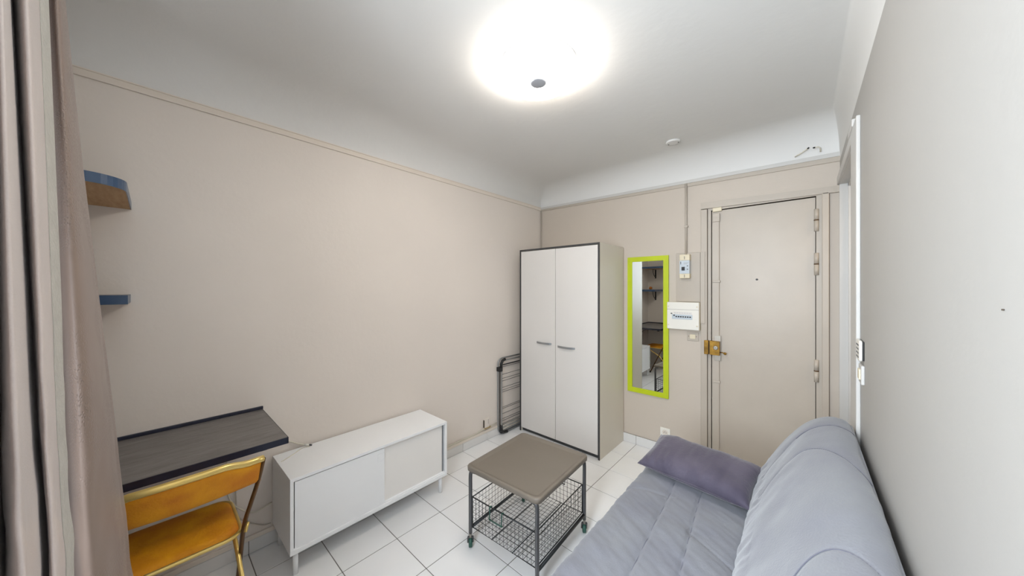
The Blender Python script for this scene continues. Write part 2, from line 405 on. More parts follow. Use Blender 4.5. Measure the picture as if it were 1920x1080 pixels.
obj('door_stop', B(XR + 0.035, XR + 0.055, OY0, OY1, OZ - 0.022, OZ), 'trim_white', d2)
for z in (1.95, 1.55, 1.08): obj('hinge', B(XR + 0.056, XR + 0.10, OY1 - 0.003, OY1, z - 0.04, z + 0.04), 'brass', d2)

# ------------------------------------------------------------------ left side: shelves, desk
def shelf(label, x1, y0, y1, z0, z1, rad, fruit=None):
    t = thing('wall_shelf', label, 'shelf', (0.1, YF, z0))
    if rad: poly = [(0.0, y0), (x1, y0)] + arc(x1 - rad, y1 - rad, rad, 0, PI / 2, 10) + [(0.0, y1)]
    else: poly = [(0.0, y0), (x1, y0), (x1, y1), (0.0, y1)]
    if rad: inner = [(0.0, y0), (x1 - 0.003, y0)] + arc(x1 - rad, y1 - rad, rad - 0.003, 0, PI / 2, 10) + [(0.0, y1 - 0.003)]
    else: inner = [(min(x, x1 - 0.003), min(y, y1 - 0.003)) for x, y in poly]
    obj('board', prism(BM(), inner, 'z', z0, z1 - 0.002), 'chipboard', t)
    obj('top_laminate', prism(BM(), inner, 'z', z1 - 0.002, z1), 'slate', t)
    bm = BM(); q = poly[1:]
    a = [bm.verts.new((x, y, z0 - 0.0005)) for x, y in q]; b = [bm.verts.new((x, y, z1 + 0.0005)) for x, y in q]
    q2 = [(min(x, x1 - 0.0028), min(y, y1 - 0.0028)) for x, y in q]
    if rad: q2 = [(x1 - 0.0028, y0)] + arc(x1 - rad, y1 - rad, rad - 0.0028, 0, PI / 2, 10) + [(0.0, y1 - 0.0028)]
    c = [bm.verts.new((x, y, z0 - 0.0005)) for x, y in q2]; d = [bm.verts.new((x, y, z1 + 0.0005)) for x, y in q2]
    for i in range(len(q) - 1):
        for s0, s1 in ((a, b), (b, d), (d, c), (c, a)):
            bm.faces.new((s0[i], s0[i + 1], s1[i + 1], s1[i]))
    obj('edge_band', bm, 'blue_edge', t)
    bx = 0.14
    bm = B(bx - 0.012, bx + 0.012, YF, YF + 0.006, z0 - 0.17, z0); box(bm, bx - 0.012, bx + 0.012, YF, YF + 0.20, z0 - 0.006, z0)
    tube(bm, [(bx, YF + 0.004, z0 - 0.14)] + [(bx, YF + 0.004 + 0.15 * math.sin(a_ * PI / 12), z0 - 0.14 + 0.136 * (1 - math.cos(a_ * PI / 12))) for a_ in range(1, 7)], 0.006, 6)
    obj('bracket', bm, 'black', t)
    return t
shelf('upper blue-edged wall shelf with rounded corner and tan underside, beside the curtain', 0.50, YF, -0.060, 1.812, 1.846, 0.10)
shelf('lower blue-edged wall shelf with square corner, beside the curtain', 0.27, YF, -0.062, 1.393, 1.428, 0.0)
bm = BM(); bmesh.ops.create_uvsphere(bm, u_segments=16, v_segments=10, radius=0.030, matrix=Matrix.Translation((0.10, -0.34, 1.457)) @ Matrix.Diagonal((1, 1, 0.9, 1)))
o = obj('orange_ornament', bm, 'orange', smooth=True); tag(o, 'small round orange ornament on the lower shelf, seen in the mirror', 'ornament')

dk = thing('wall_desk', 'slate grey wall-mounted desk top with dark blue edge behind the gold chair', 'desk', (0.26, 0.0, 0.75))
obj('desk_top', B(0, 0.517, YF, 0.415, 0.752, 0.779), 'slate', dk)
obj('front_edge', B(0.517, 0.521, YF, 0.418, 0.751, 0.7785), 'slate_edge', dk)
obj('end_edge', B(0, 0.521, 0.415, 0.418, 0.751, 0.7785), 'slate_edge', dk)
obj('upstand', B(0.0, 0.012, YF, 0.420, 0.779, 0.795, bev=0.002), 'slate_edge', dk)
obj('rear_upstand', B(0.012, 0.5, YF, YF + 0.012, 0.779, 0.795), 'slate_edge', dk)
bm = B(0.0, 0.44, 0.325, 0.350, 0.744, 0.752); box(bm, 0.0, 0.006, 0.325, 0.350, 0.60, 0.752)
tube(bm, [(0.005, 0.337, 0.62), (0.12, 0.337, 0.66), (0.25, 0.337, 0.745)], 0.006, 6)
box(bm, 0.440, 0.470, 0.322, 0.352, 0.728, 0.752, bev=0.004)
obj('bracket', bm, 'black', dk)

# ------------------------------------------------------------------ sideboard
sb = thing('sideboard', 'low white sideboard with two sliding doors against the left wall', 'sideboard', (0.19, 0.94, 0))
X0, X1, Y0, Y1, Z0, Z1 = 0.016, 0.363, 0.462, 1.418, 0.116, 0.500
t_ = 0.016
bm = B(X0, X1, Y0, Y1, Z1 - t_, Z1, bev=0.001); obj('top_panel', bm, 'white', sb)
obj('bottom_panel', B(X0, X1, Y0, Y1, Z0, Z0 + t_ + 0.006, bev=0.001), 'white', sb)
obj('side_panel', B(X0, X1, Y0, Y0 + t_, Z0 + t_ + 0.006, Z1 - t_, bev=0.001), 'white', sb)
obj('side_panel', B(X0, X1, Y1 - t_, Y1, Z0 + t_ + 0.006, Z1 - t_, bev=0.001), 'white', sb)
obj('back_panel', B(X0, X0 + 0.006, Y0 + t_, Y1 - t_, Z0 + t_, Z1 - t_), 'white', sb)
obj('runner', B(X1 - 0.040, X1 - 0.006, Y0 + t_, Y1 - t_, Z0 + 0.022, Z0 + 0.028), 'white', sb)
dl = obj('door', B(X1 - 0.016, X1 - 0.006, Y0 + t_ + 0.006, 0.955, Z0 + 0.027, Z1 - t_ - 0.006, bev=0.001), 'white_door', sb)
bm = BM(); hy0, hy1, hz0, hz1 = 0.912, 0.950, 0.408, 0.452
for a in ((hy0, hy0 + 0.002, hz0, hz1), (hy0, hy1, hz0, hz0 + 0.002), (hy1 - 0.002, hy1, hz0, hz1), (hy0, hy1, hz1 - 0.002, hz1)):
    box(bm, X1 - 0.0065, X1 - 0.0045, a[0], a[1], a[2], a[3])
obj('handle_plate', bm, 'white', dl)
obj('door', B(X1 - 0.032, X1 - 0.022, 0.945, Y1 - t_ - 0.012, Z0 + 0.027, Z1 - t_ - 0.003, bev=0.001), 'white_door2', sb)
obj('slot', B(X1 - 0.03, X1 - 0.018, Y1 - t_ - 0.010, Y1 - t_ - 0.004, Z0 + 0.03, Z1 - t_ - 0.004), 'alu', sb)
for (x, y) in ((0.335, 0.492), (0.335, 1.380), (0.05, 0.492), (0.05, 1.380)):
    obj('leg', cyl(BM(), (x, y, 0.0), (x, y, Z0), 0.0125, 16), 'white', sb)

# ------------------------------------------------------------------ wardrobe
wd = thing('wardrobe', 'tall white two-door wardrobe with dark edging beside the lime mirror', 'wardrobe', (0.54, 2.77, 0))
WX, WY0, WY1, WH = (0.100, 0.987), 2.528, 3.012, 1.845
e = 0.016
for x in ((WX[0], WX[0] + e), (WX[1] - e, WX[1])):
    sp = obj('side_panel', B(x[0], x[1], WY0 + 0.003, WY1, 0.0, WH), 'ward_side', wd)
    obj('edge_strip', B(x[0], x[1], WY0, WY0 + 0.003, 0.0, WH), 'anthracite', sp)
tp = obj('top_panel', B(WX[0] + e, WX[1] - e, WY0 + 0.003, WY1, WH - e, WH), 'ward_side', wd)
obj('edge_strip', B(WX[0] + e, WX[1] - e, WY0, WY0 + 0.003, WH - e, WH), 'anthracite', tp)
obj('plinth', B(WX[0] + e, WX[1] - e, WY0 + 0.030, WY0 + 0.042, 0.0, 0.045), 'anthracite', wd)
obj('bottom_panel', B(WX[0] + e, WX[1] - e, WY0 + 0.018, WY1, 0.045, 0.061), 'ward_side', wd)
obj('back_panel', B(WX[0], WX[1], WY1, WY1 + 0.004, 0.0, WH - 0.004), 'chipboard', wd)
for k, (a, b) in enumerate(((WX[0] + e + 0.003, 0.5365), (0.5415, WX[1] - e - 0.003))):
    dr = obj('door', B(a, b, WY0 - 0.001, WY0 + 0.015, 0.040, WH - e - 0.004, bev=0.001), 'ward', wd)
    hx0, hx1, hz = ((0.318, 0.495, 0.927), (0.562, 0.748, 0.914))[k]
    bm = BM(); pts = []
    n = 12
    top = [(hx0 + (hx1 - hx0) * i / n, WY0 - 0.001 - 0.024 * math.sin(PI * i / n) ** 0.6) for i in range(n + 1)]
    bot = [(x, y + 0.004) for x, y in top]; bot[0] = (hx0 + 0.003, WY0 + 0.0); bot[-1] = (hx1 - 0.003, WY0 + 0.0)
    prism(bm, top + bot[::-1], 'z', hz - 0.009, hz + 0.009)
    obj('handle', bm, 'alu', dr)

# ------------------------------------------------------------------ mirror
mi = thing('wall_mirror', 'tall narrow mirror in a lime green frame between wardrobe and breaker box', 'mirror', (1.21, YB, 0.49))
mx0, mx1, mz0, mz1, fw_ = 1.030, 1.392, 0.490, 1.743, 0.043
for a in ((mx0, mx1, mz1 - fw_, mz1), (mx0, mx1, mz0, mz0 + fw_), (mx0, mx0 + fw_, mz0 + fw_, mz1 - fw_), (mx1 - fw_, mx1, mz0 + fw_, mz1 - fw_)):
    obj('frame_rail', B(a[0], a[1], YB - 0.020, YB - 0.002, a[2], a[3], bev=0.001), 'lime', mi)
obj('mirror_glass', B(mx0 + fw_ - 0.004, mx1 - fw_ + 0.004, YB - 0.012, YB - 0.006, mz0 + fw_ - 0.004, mz1 - fw_ + 0.004), 'mirror', mi)

# ------------------------------------------------------------------ electrics on the back wall
br = thing('main_breaker', 'narrow cream main breaker with black switch above the fuse box', 'breaker', (1.53, YB - 0.014, 1.54))
obj('end_cover', B(1.491, 1.568, YB - 0.062, YB - 0.0145, 1.686, 1.736, bev=0.004), 'plastic_cream', br)
obj('end_cover', B(1.491, 1.568, YB - 0.062, YB - 0.0145, 1.538, 1.576, bev=0.004), 'plastic_cream', br)
bd2 = obj('body', B(1.492, 1.567, YB - 0.064, YB - 0.0145, 1.576, 1.686, bev=0.002), 'plastic_grey', br)
obj('switch', B(1.510, 1.532, YB - 0.076, YB - 0.063, 1.603, 1.632, bev=0.002), 'black', bd2)
for z in (1.612, 1.640): obj('test_button', B(1.548, 1.557, YB - 0.066, YB - 0.063, z - 0.003, z + 0.003), 'black', bd2)
obj('print', B(1.500, 1.504, YB - 0.0646, YB - 0.063, 1.655, 1.677), 'black', bd2)
obj('print', B(1.524, 1.560, YB - 0.0646, YB - 0.063, 1.665, 1.667), 'slate', bd2)
obj('print', B(1.524, 1.552, YB - 0.0646, YB - 0.063, 1.656, 1.658), 'slate', bd2)
for z in (1.708, 1.556): obj('screw_slot', B(1.528, 1.531, YB - 0.0635, YB - 0.0615, z - 0.012, z + 0.012), 'black', br)

fb = thing('fuse_box', 'white wall fuse box with a row of breakers between mirror and door', 'fuse box', (1.515, YB, 1.11))
ux0, ux1, uz0, uz1, uy = 1.392, 1.636, 1.110, 1.338, YB - 0.060
obj('housing', B(ux0 + 0.002, ux1 + 0.002, uy + 0.020, YB, uz0, uz1, bev=0.004), 'plastic_cream', fb)
cv = obj('cover', B(ux0, ux1, uy, uy + 0.022, uz0, uz1, bev=0.005), 'plastic', fb)
obj('cover_joint', B(ux0 + 0.001, ux1 - 0.001, uy - 0.0006, uy + 0.004, 1.2755, 1.2770), 'gap', cv)
for (x, z) in ((ux0 + 0.012, uz0 + 0.035), (ux1 - 0.014, uz0 + 0.035), (ux0 + 0.012, 1.302), (ux1 - 0.014, 1.302)):
    obj('screw', lathe(BM(), (x, uy, z), [(0.006, 0.002), (0.006, -0.0015), (0.004, -0.002)], 12, 'y'), 'plastic_cream', cv)
rw = obj('breaker_row', B(1.432, 1.588, uy - 0.004, uy + 0.004, 1.196, 1.236, bev=0.001), 'plastic_grey', cv)
for i in range(8): obj('toggle', B(1.445 + i * 0.0175, 1.456 + i * 0.0175, uy - 0.009, uy - 0.003, 1.212 if i else 1.222, 1.222 if i else 1.232), 'black', rw)
obj('toggle', B(1.424, 1.435, uy - 0.006, uy, 1.238, 1.245), 'black', rw)
obj('label_strip', B(1.445, 1.585, uy - 0.001, uy + 0.002, 1.240, 1.256), 'ward', cv)
for i in range(7): obj('print', B(1.450 + i * 0.019, 1.461 + i * 0.019, uy - 0.0014, uy, 1.246, 1.248), 'alu', cv)

sw = thing('socket_outlet', 'small cream square outlet plate just under the fuse box', 'outlet', (1.58, YB, 1.05))
pl = obj('plate', B(1.535, 1.622, YB - 0.008, YB, 1.016, 1.090, bev=0.003), 'trim', sw)
obj('insert', B(1.557, 1.598, YB - 0.012, YB - 0.007, 1.034, 1.070, bev=0.002), 'plastic_cream', sw)
for x in (1.548, 1.606): obj('screw', lathe(BM(), (x, YB - 0.008, 1.053), [(0.003, 0.001), (0.003, -0.001)], 8, 'y'), 'bronze', sw)

so = thing('wall_socket', 'white square wall socket low on the far wall behind the cushion', 'socket', (1.36, YB, 0.15))
obj('plate', B(1.321, 1.403, YB - 0.010, YB, 0.148, 0.228, bev=0.003), 'plastic', so)
bm = lathe(BM(), (1.362, YB - 0.010, 0.188), [(0.024, 0.001), (0.024, -0.002), (0.020, -0.002), (0.019, 0.0), (0.0185, -0.0005)], 24, 'y'); obj('socket_ring', bm, 'trim_left', so)
for dx, dz in ((-0.009, 0.0), (0.009, 0.0)): obj('pin_hole', lathe(BM(), (1.362 + dx, YB - 0.011, 0.188 + dz), [(0.003, 0.0), (0.003, -0.001)], 10, 'y'), 'black', so)
obj('earth_pin', cyl(BM(), (1.362, YB - 0.010, 0.199), (1.362, YB - 0.020, 0.199), 0.0028, 8), 'steel', so)

lo = thing('wall_outlet', 'small beige outlet box low on the left wall with stained edge', 'outlet', (0, 2.15, 0.12))
obj('plate', B(0, 0.016, 2.112, 2.180, 0.125, 0.205, bev=0.003), 'wall_left', lo)
obj('joint', B(0.0, 0.0170, 2.110, 2.112, 0.130, 0.200), 'gap', lo); obj('joint', B(0.0, 0.018, 2.162, 2.1635, 0.155, 0.198), 'gap', lo)
obj('stained_lip', B(0.0, 0.018, 2.115, 2.195, 0.112, 0.125, bev=0.003), 'dirt', lo)
cr = tube(BM(), [(0.008, 1.43, 0.104), (0.008, 1.6, 0.107), (0.008, 1.8, 0.104), (0.008, 2.02, 0.105), (0.008, 2.11, 0.118), (0.010, 2.20, 0.118), (0.008, 2.28, 0.123)], 0.0045, 6)
o = obj('wall_cable', cr, 'cable'); tag(o, 'old painted cable along the left wall just above the skirting tiles', 'cable')

# ------------------------------------------------------------------ ceiling lamp, detector, loose wires
LX, LY = 1.285, 1.285
lp = thing('ceiling_lamp', 'round glowing white ceiling lamp with grey centre cap', 'lamp', (LX, LY, ZC))
obj('base_rim', lathe(BM(), (LX, LY, 0), [(0.165, ZC), (0.188, ZC - 0.002), (0.190, ZC - 0.008), (0.182, ZC - 0.010)], 56), 'lampbase', lp)
prof = [(0.170, ZC - 0.009), (0.184, ZC - 0.012), (0.190, ZC - 0.022)] + [(0.150 + 0.041 * math.cos(a * PI / 20), ZC - 0.040 - 0.040 * math.sin(a * PI / 20)) for a in range(0, 11)] + [(0.05, ZC - 0.084), (0.042, ZC - 0.084)]
obj('diffuser', lathe(BM(), (LX, LY, 0), prof, 56), 'diffuser', lp)
obj('centre_cap', lathe(BM(), (LX, LY, 0), [(0.040, ZC - 0.080), (0.040, ZC - 0.087), (0.034, ZC - 0.089), (0.010, ZC - 0.089)], 32), 'lampcap', lp)

dt = thing('smoke_detector', 'small round white cover disc on the ceiling near the far wall', 'detector', (1.535, 2.625, ZC))
obj('cover', lathe(BM(), (1.535, 2.625, 0), [(0.050, ZC), (0.050, ZC - 0.008), (0.045, ZC - 0.013), (0.030, ZC - 0.012)], 32), 'ceiling', dt)
for dx in (-0.034, 0.034): obj('screw', lathe(BM(), (1.535 + dx, 2.625 + 0.008, 0), [(0.004, ZC - 0.010), (0.004, ZC - 0.0145)], 8), 'black', dt)

def wire(label, pts, r=0.004):
    t = thing('loose_wire', label, 'wire', pts[0])
    obj('cable', tube(BM(), pts, r, 6), 'cable', t)
    a, b = Vector(pts[-2]), Vector(pts[-1]); d = (b - a).normalized()
    obj('cut_end', cyl(BM(), b, b + d * 0.010, r * 1.2, 8), 'black', t)
wire('longer loose cable end sticking from the cove above the entrance door', [(2.220, 3.003, 2.372), (2.255, 2.985, 2.385), (2.285, 2.975, 2.402)])
wire('short curled cable end in the cove nearest the right corner', [(2.350, 3.003, 2.372), (2.348, 2.985, 2.392), (2.336, 2.975, 2.400), (2.322, 2.970, 2.398)])

# ------------------------------------------------------------------ right wall fittings
rc = thing('remote_control', 'white remote control in a holder on the right wall by the doorway', 'remote', (XR, 1.95, 1.16))
obj('holder', B(XR - 0.005, XR, 1.874, 1.976, 1.168, 1.244, bev=0.002), 'black', rc)
rb = obj('body', prism(BM(), rrect(1.880, 1.980, 1.164, 1.246, 0.012), 'x', XR - 0.014, XR - 0.005, bev=0.002), 'plastic', rc)
for i in range(4):
    for y in (1.905, 1.930, 1.955): obj('button', B(XR - 0.0155, XR - 0.0135, y - 0.0035, y + 0.0035, 1.176 + i * 0.016, 1.182 + i * 0.016), 'anthracite', rb)
ls = thing('light_switch', 'small cream light switch below the remote control on the right wall', 'switch', (XR, 1.90, 1.08))
obj('plate', B(XR - 0.010, XR, 1.865, 1.945, 1.075, 1.150, bev=0.003), 'trim_white', ls)
obj('rocker', B(XR - 0.015, XR - 0.009, 1.885, 1.925, 1.092, 1.133, bev=0.002), 'plastic_cream', ls)
o = obj('wall_nail', cyl(BM(), (XR, 0.683, 1.431), (XR - 0.002, 0.683, 1.431), 0.0010, 8), 'gap'); tag(o, 'tiny dark nail in the bare right wall', 'nail')

# ------------------------------------------------------------------ drying rack
dr = thing('drying_rack', 'folded grey metal clothes drying rack between left wall and wardrobe', 'drying rack', (0.05, 2.65, 0.0))
def rframe(x, y0, y1, z0, z1, r, rad=0.05):
    p = rrect(y0, y1, z0, z1, rad, 6); return tube(BM(), [(x, a, b) for a, b in p], r, 8, closed=True)
ry0, ry1 = 2.296, 2.985
obj('outer_frame', rframe(0.014, ry0, ry1, 0.010, 0.755, 0.0065, 0.06), 'alu', dr)
obj('leg_frame', rframe(0.029, ry0 + 0.012, ry1, 0.012, 0.690, 0.0060, 0.03), 'wire', dr)
obj('inner_frame', rframe(0.044, ry0 + 0.022, ry1 - 0.02, 0.020, 0.735, 0.0060, 0.04), 'alu', dr)
for z in (0.675, 0.60, 0.56, 0.535, 0.47, 0.445, 0.425, 0.275, 0.26, 0.21, 0.160, 0.14, 0.11):
    obj('wire', cyl(BM(), (0.044, ry0 + 0.026, z), (0.044, ry1 - 0.024, z), 0.0022, 6), 'wire', dr)
for z in (0.055, 0.085): obj('cross_bar', cyl(BM(), (0.044, ry0 + 0.026, z), (0.044, ry1 - 0.024, z), 0.006, 8), 'steel', dr)
obj('corner_joint', tube(BM(), [(0.040, ry0 + 0.018, 0.665), (0.040, ry0 + 0.02, 0.705), (0.040, ry0 + 0.038, 0.735), (0.040, ry0 + 0.075, 0.745)], 0.014, 8), 'black', dr)
obj('corner_joint', tube(BM(), [(0.040, ry0 + 0.020, 0.100), (0.040, ry0 + 0.022, 0.055), (0.040, ry0 + 0.045, 0.022), (0.040, ry0 + 0.105, 0.014)], 0.014, 8), 'black', dr)
obj('clamp', B(0.004, 0.054, ry0 - 0.012, ry0 + 0.028, 0.632, 0.675, bev=0.004), 'black', dr)

# ------------------------------------------------------------------ cables by desk and sideboard
c1_ = thing('power_cable', 'white cable hanging under the desk and looping behind the sideboard', 'cable', (0.01, 0.3, 0.2))
def smooth_pts(p, n=6):
    p = [Vector(q) for q in p]; out = []
    for i in range(len(p) - 1):
        p0, p1, p2, p3 = p[max(i - 1, 0)], p[i], p[i + 1], p[min(i + 2, len(p) - 1)]
        for k in range(n):
            t = k / n
            out.append(0.5 * ((2 * p1) + (p2 - p0) * t + (2 * p0 - 5 * p1 + 4 * p2 - p3) * t * t + (3 * p1 - p0 - 3 * p2 + p3) * t ** 3))
    return out + [p[-1]]
obj('lead', tube(BM(), smooth_pts([(0.010, 0.26, 0.745), (0.010, 0.268, 0.50), (0.010, 0.272, 0.36), (0.012, 0.315, 0.275), (0.012, 0.38, 0.222), (0.010, 0.46, 0.235)]), 0.0042, 6), 'cable', c1_)
obj('lead', tube(BM(), smooth_pts([(0.010, 0.30, 0.40), (0.012, 0.31, 0.24), (0.012, 0.36, 0.175), (0.012, 0.42, 0.130), (0.010, 0.455, 0.120)]), 0.0032, 6), 'trim', c1_)
c2_ = thing('antenna_cable', 'short white antenna cable with plug lying on the left end of the sideboard', 'cable', (0.03, 0.6, 0.5))
obj('lead', tube(BM(), smooth_pts([(0.006, 0.46, 0.575), (0.008, 0.53, 0.560), (0.012, 0.58, 0.530), (0.022, 0.618, 0.510)]), 0.0042, 6), 'cable', c2_)
obj('plug', tube(BM(), [(0.022, 0.618, 0.510), (0.040, 0.640, 0.508)], 0.007, 8), 'plastic', c2_)
obj('plug_tip', tube(BM(), [(0.040, 0.640, 0.508), (0.052, 0.648, 0.507)], 0.005, 8), 'anthracite', c2_)
obj('cord', tube(BM(), smooth_pts([(0.052, 0.640, 0.503), (0.045, 0.60, 0.503), (0.090, 0.54, 0.5025), (0.130, 0.478, 0.5025)]), 0.0022, 6), 'cable', c2_)

# ------------------------------------------------------------------ folding chair
ch = thing('folding_chair', 'gold folding chair with ochre velvet seat and back under the desk', 'chair', (0.40, 0.08, 0))
cy0, cy1 = -0.135, 0.256
def sweep_plate(bm, centre, th):
    pass
# seat
bm = prism(BM(), [(x, y) for x, y in rrect(0.185, 0.525, cy0, cy1 + 0.002, 0.075, 8)], 'z', 0.447, 0.452)
bmesh.ops.recalc_face_normals(bm, faces=bm.faces)
def pad(x0, x1, y0, y1, z0, z1, rad, nx=20, ny=24):
    bm = BM(); g = []
    for i in range(nx + 1):
        row = []
        for j in range(ny + 1):
            u, v = i / nx * 2 - 1, j / ny * 2 - 1
            k = (abs(u) ** 7 + abs(v) ** 7) ** (1 / 7) if (u or v) else 0
            m_ = max(abs(u), abs(v)); s = m_ / k if k else 1
            x = (x0 + x1) / 2 + u * s * (x1 - x0) / 2; y = (y0 + y1) / 2 + v * s * (y1 - y0) / 2
            h = (1 - m_ ** 8) ** 0.5
            row.append(bm.verts.new((x, y, z0 + (z1 - z0) * h)))
        g.append(row)
    for i in range(nx):
        for j in range(ny):
            f = bm.faces.new((g[i][j], g[i + 1][j], g[i + 1][j + 1], g[i][j + 1])); f.smooth = True
    ring = [g[i][0] for i in range(nx + 1)] + [g[nx][j] for j in range(1, ny + 1)] + [g[i][ny] for i in range(nx - 1, -1, -1)] + [g[0][j] for j in range(ny - 1, 0, -1)]
    low = [bm.verts.new((v.co.x, v.co.y, z0 - 0.006)) for v in ring]
    n = len(ring)
    for i in range(n): bm.faces.new((ring[i], ring[(i + 1) % n], low[(i + 1) % n], low[i]))
    bm.faces.new(low)
    return bm
st = obj('seat', pad(0.190, 0.518, cy0 + 0.004, cy1 - 0.004, 0.432, 0.452, 0.06), 'velvet', ch)
obj('seat_rim', tube(BM(), [(x, y, 0.428) for x, y in rrect(0.186, 0.522, cy0, cy1, 0.06, 6)], 0.008, 8, closed=True), 'gold', st)
# back rest: curved sheet between the two posts, leaning back
def back_pt(u, h):
    """u 0..1 along y, h 0..1 from lower to upper edge"""
    y = cy0 - 0.030 + (cy1 + 0.045 - (cy0 - 0.030)) * u
    q_ = min(1, max(0, (min(u, 1 - u) - 0.10) / 0.16)); arch = 0.016 * (q_ * q_ * (3 - 2 * q_)) + 0.008 * math.sin(PI * u)
    z = 0.668 + h * (0.100 + arch)
    x = 0.607 + (z - 0.668) * 0.42 + 0.030 * math.sin(PI * u)
    return Vector((x, y, z))
bm = BM(); nx, ny = 28, 8
fr, bk = [], []
for i in range(nx + 1):
    a, b = [], []
    for j in range(ny + 1):
        u, h = i / nx, j / ny
        p = back_pt(u, h)
        edge = (1 - abs(2 * h - 1) ** 6) ** 0.5 * (1 - abs(2 * u - 1) ** 16) ** 0.5
        a.append(bm.verts.new(p + Vector((0.002 + 0.008 * edge, 0, 0)))); b.append(bm.verts.new(p - Vector((0.002 + 0.006 * edge, 0, 0))))
    fr.append(a); bk.append(b)
for i in range(nx):
    for j in range(ny):
        f = bm.faces.new((fr[i][j], fr[i + 1][j], fr[i + 1][j + 1], fr[i][j + 1])); f.smooth = True
        f = bm.faces.new((bk[i][j], bk[i][j + 1], bk[i + 1][j + 1], bk[i + 1][j])); f.smooth = True
for i in range(nx):
    bm.faces.new((fr[i][0], bk[i][0], bk[i + 1][0], fr[i + 1][0])); bm.faces.new((fr[i][ny], fr[i + 1][ny], bk[i + 1][ny], bk[i][ny]))
for j in range(ny):
    bm.faces.new((fr[0][j], fr[0][j + 1], bk[0][j + 1], bk[0][j])); bm.faces.new((fr[nx][j], bk[nx][j], bk[nx][j + 1], fr[nx][j + 1]))
obj('backrest', bm, 'velvet', ch)
# front-leg frame: one gold tube from foot over the back rest to the other foot
def post(y, sgn):
    yo = y + sgn * 0.022
    return [(0.300, y, 0.012), (0.420, y, 0.270), (0.508, y, 0.455), (0.5575, y + sgn * 0.014, 0.5615), (0.607, y + sgn * 0.030, 0.668)]
topl = [tuple(back_pt(i / 20, 1.0) + Vector((0.002, 0, 0.006))) for i in range(21)]
obj('top_rail', tube(BM(), topl, 0.0125, 10), 'gold', ch)
for y, s in ((cy1 + 0.006, 1), (cy0 - 0.006, -1)):
    pts = post(y, s); p1 = back_pt(1.0 if s > 0 else 0.0, 1.0) + Vector((0.002, 0, 0.004))
    up = [Vector(pts[-1]), Vector(p1)]
    bm = tube(BM(), smooth_pts(pts[:] + [tuple(p1)], 4), 0.0085, 8)
    lgf = obj('leg', bm, 'bronze', ch); lgf['label'] = 'dark bronze front leg and back post'
    obj('foot', cyl(BM(), (0.296, y, 0.0), (0.300, y, 0.03), 0.011, 10), 'black', lgf)
    yi = y - s * 0.018
    lg = obj('leg', tube(BM(), [(0.230, yi, 0.422), (0.440, yi + s * 0.008, 0.300), (0.690, yi + s * 0.03, 0.012)], 0.0085, 8), 'gold', ch)
    # the short golden shank that shows in front of the seat edge
    obj('foot', cyl(BM(), (0.694, yi + s * 0.03, 0.0), (0.690, yi + s * 0.03, 0.03), 0.011, 10), 'black', lg)
    obj('hinge', tube(BM(), [(0.505, y + s * 0.012, 0.452), (0.525, y + s * 0.010, 0.470), (0.535, y, 0.440)], 0.006, 6), 'gold', ch)
obj('stretcher', cyl(BM(), (0.352, cy0, 0.125), (0.352, cy1, 0.125), 0.006, 8), 'gold', ch)
obj('stretcher', cyl(BM(), (0.615, cy0 + 0.005, 0.10), (0.615, cy1 - 0.0, 0.10), 0.006, 8), 'gold', ch)

# ------------------------------------------------------------------ cart
ct = thing('basket_trolley', 'grey square-topped side trolley on castors with a wire basket', 'trolley', (1.0875, 1.456, 0.0), math.radians(3.3))
a_, b_ = 0.245, 0.268
H_ = 0.468
def ringpoly(x, y, r, z): return [(p, q, z) for p, q in rrect(-x, x, -y, y, r, 5)]
bm = BM()
levels = [(-0.010, H_ - 0.028), (-0.001, H_ - 0.026), (0.0, H_ - 0.006), (-0.003, H_ - 0.001), (-0.007, H_), (-0.018, H_ - 0.001), (-0.026, H_ - 0.010), (-0.034, H_ - 0.011)]
rings = [[bm.verts.new(p) for p in ringpoly(a_ + d, b_ + d, 0.028, z)] for d, z in levels]
for r0, r1 in zip(rings[:-1], rings[1:]):
    for i in range(len(r0)):
        f = bm.faces.new((r0[i], r0[(i + 1) % len(r0)], r1[(i + 1) % len(r1)], r1[i])); f.smooth = True
bm.faces.new(rings[-1]); bm.faces.new(list(reversed(rings[0])))
obj('table_top', bm, 'cart_top', ct, local=True)
lx, ly = a_ - 0.020, b_ - 0.020
for sx in (-1, 1):
    for sy in (-1, 1):
        pts = smooth_pts([(sx * (lx - 0.035), sy * ly, H_ - 0.030), (sx * (lx - 0.010), sy * ly, H_ - 0.036), (sx * lx, sy * ly, H_ - 0.060), (sx * lx, sy * ly, 0.30), (sx * lx, sy * ly, 0.085)], 4)
        lg = obj('leg', tube(BM(), pts, 0.0105, 10), 'cart_metal', ct, local=True)
        ca = obj('castor', cyl(BM(), (sx * lx, sy * ly, 0.060), (sx * lx, sy * ly, 0.095), 0.0075, 10), 'steel', ct, local=True)
        ang = {(-1, -1): 2.42, (1, -1): 1.0, (-1, 1): 2.2, (1, 1): 2.15}[(sx, sy)]
        dx, dy = math.cos(ang), math.sin(ang); cxw, cyw = sx * lx + dx * 0.012, sy * ly + dy * 0.012
        nx_, ny_ = -dy, dx
        bm = BM()
        for s in (-1, 1):
            tube(bm, [(sx * lx + nx_ * s * 0.013, sy * ly + ny_ * s * 0.013, 0.064), (cxw + nx_ * s * 0.014, cyw + ny_ * s * 0.014, 0.026)], 0.005, 6)
        tube(bm, [(sx * lx + nx_ * 0.015, sy * ly + ny_ * 0.015, 0.064), (sx * lx - nx_ * 0.015, sy * ly - ny_ * 0.015, 0.064)], 0.006, 6)
        obj('fork', bm, 'cart_metal', ca, local=True)
        obj('wheel', tube(BM(), [(cxw + nx_ * t, cyw + ny_ * t, 0.029) for t in (-0.010, -0.008, 0.008, 0.010)], [0.023, 0.028, 0.028, 0.023], 20), 'rubber', ca, local=True)
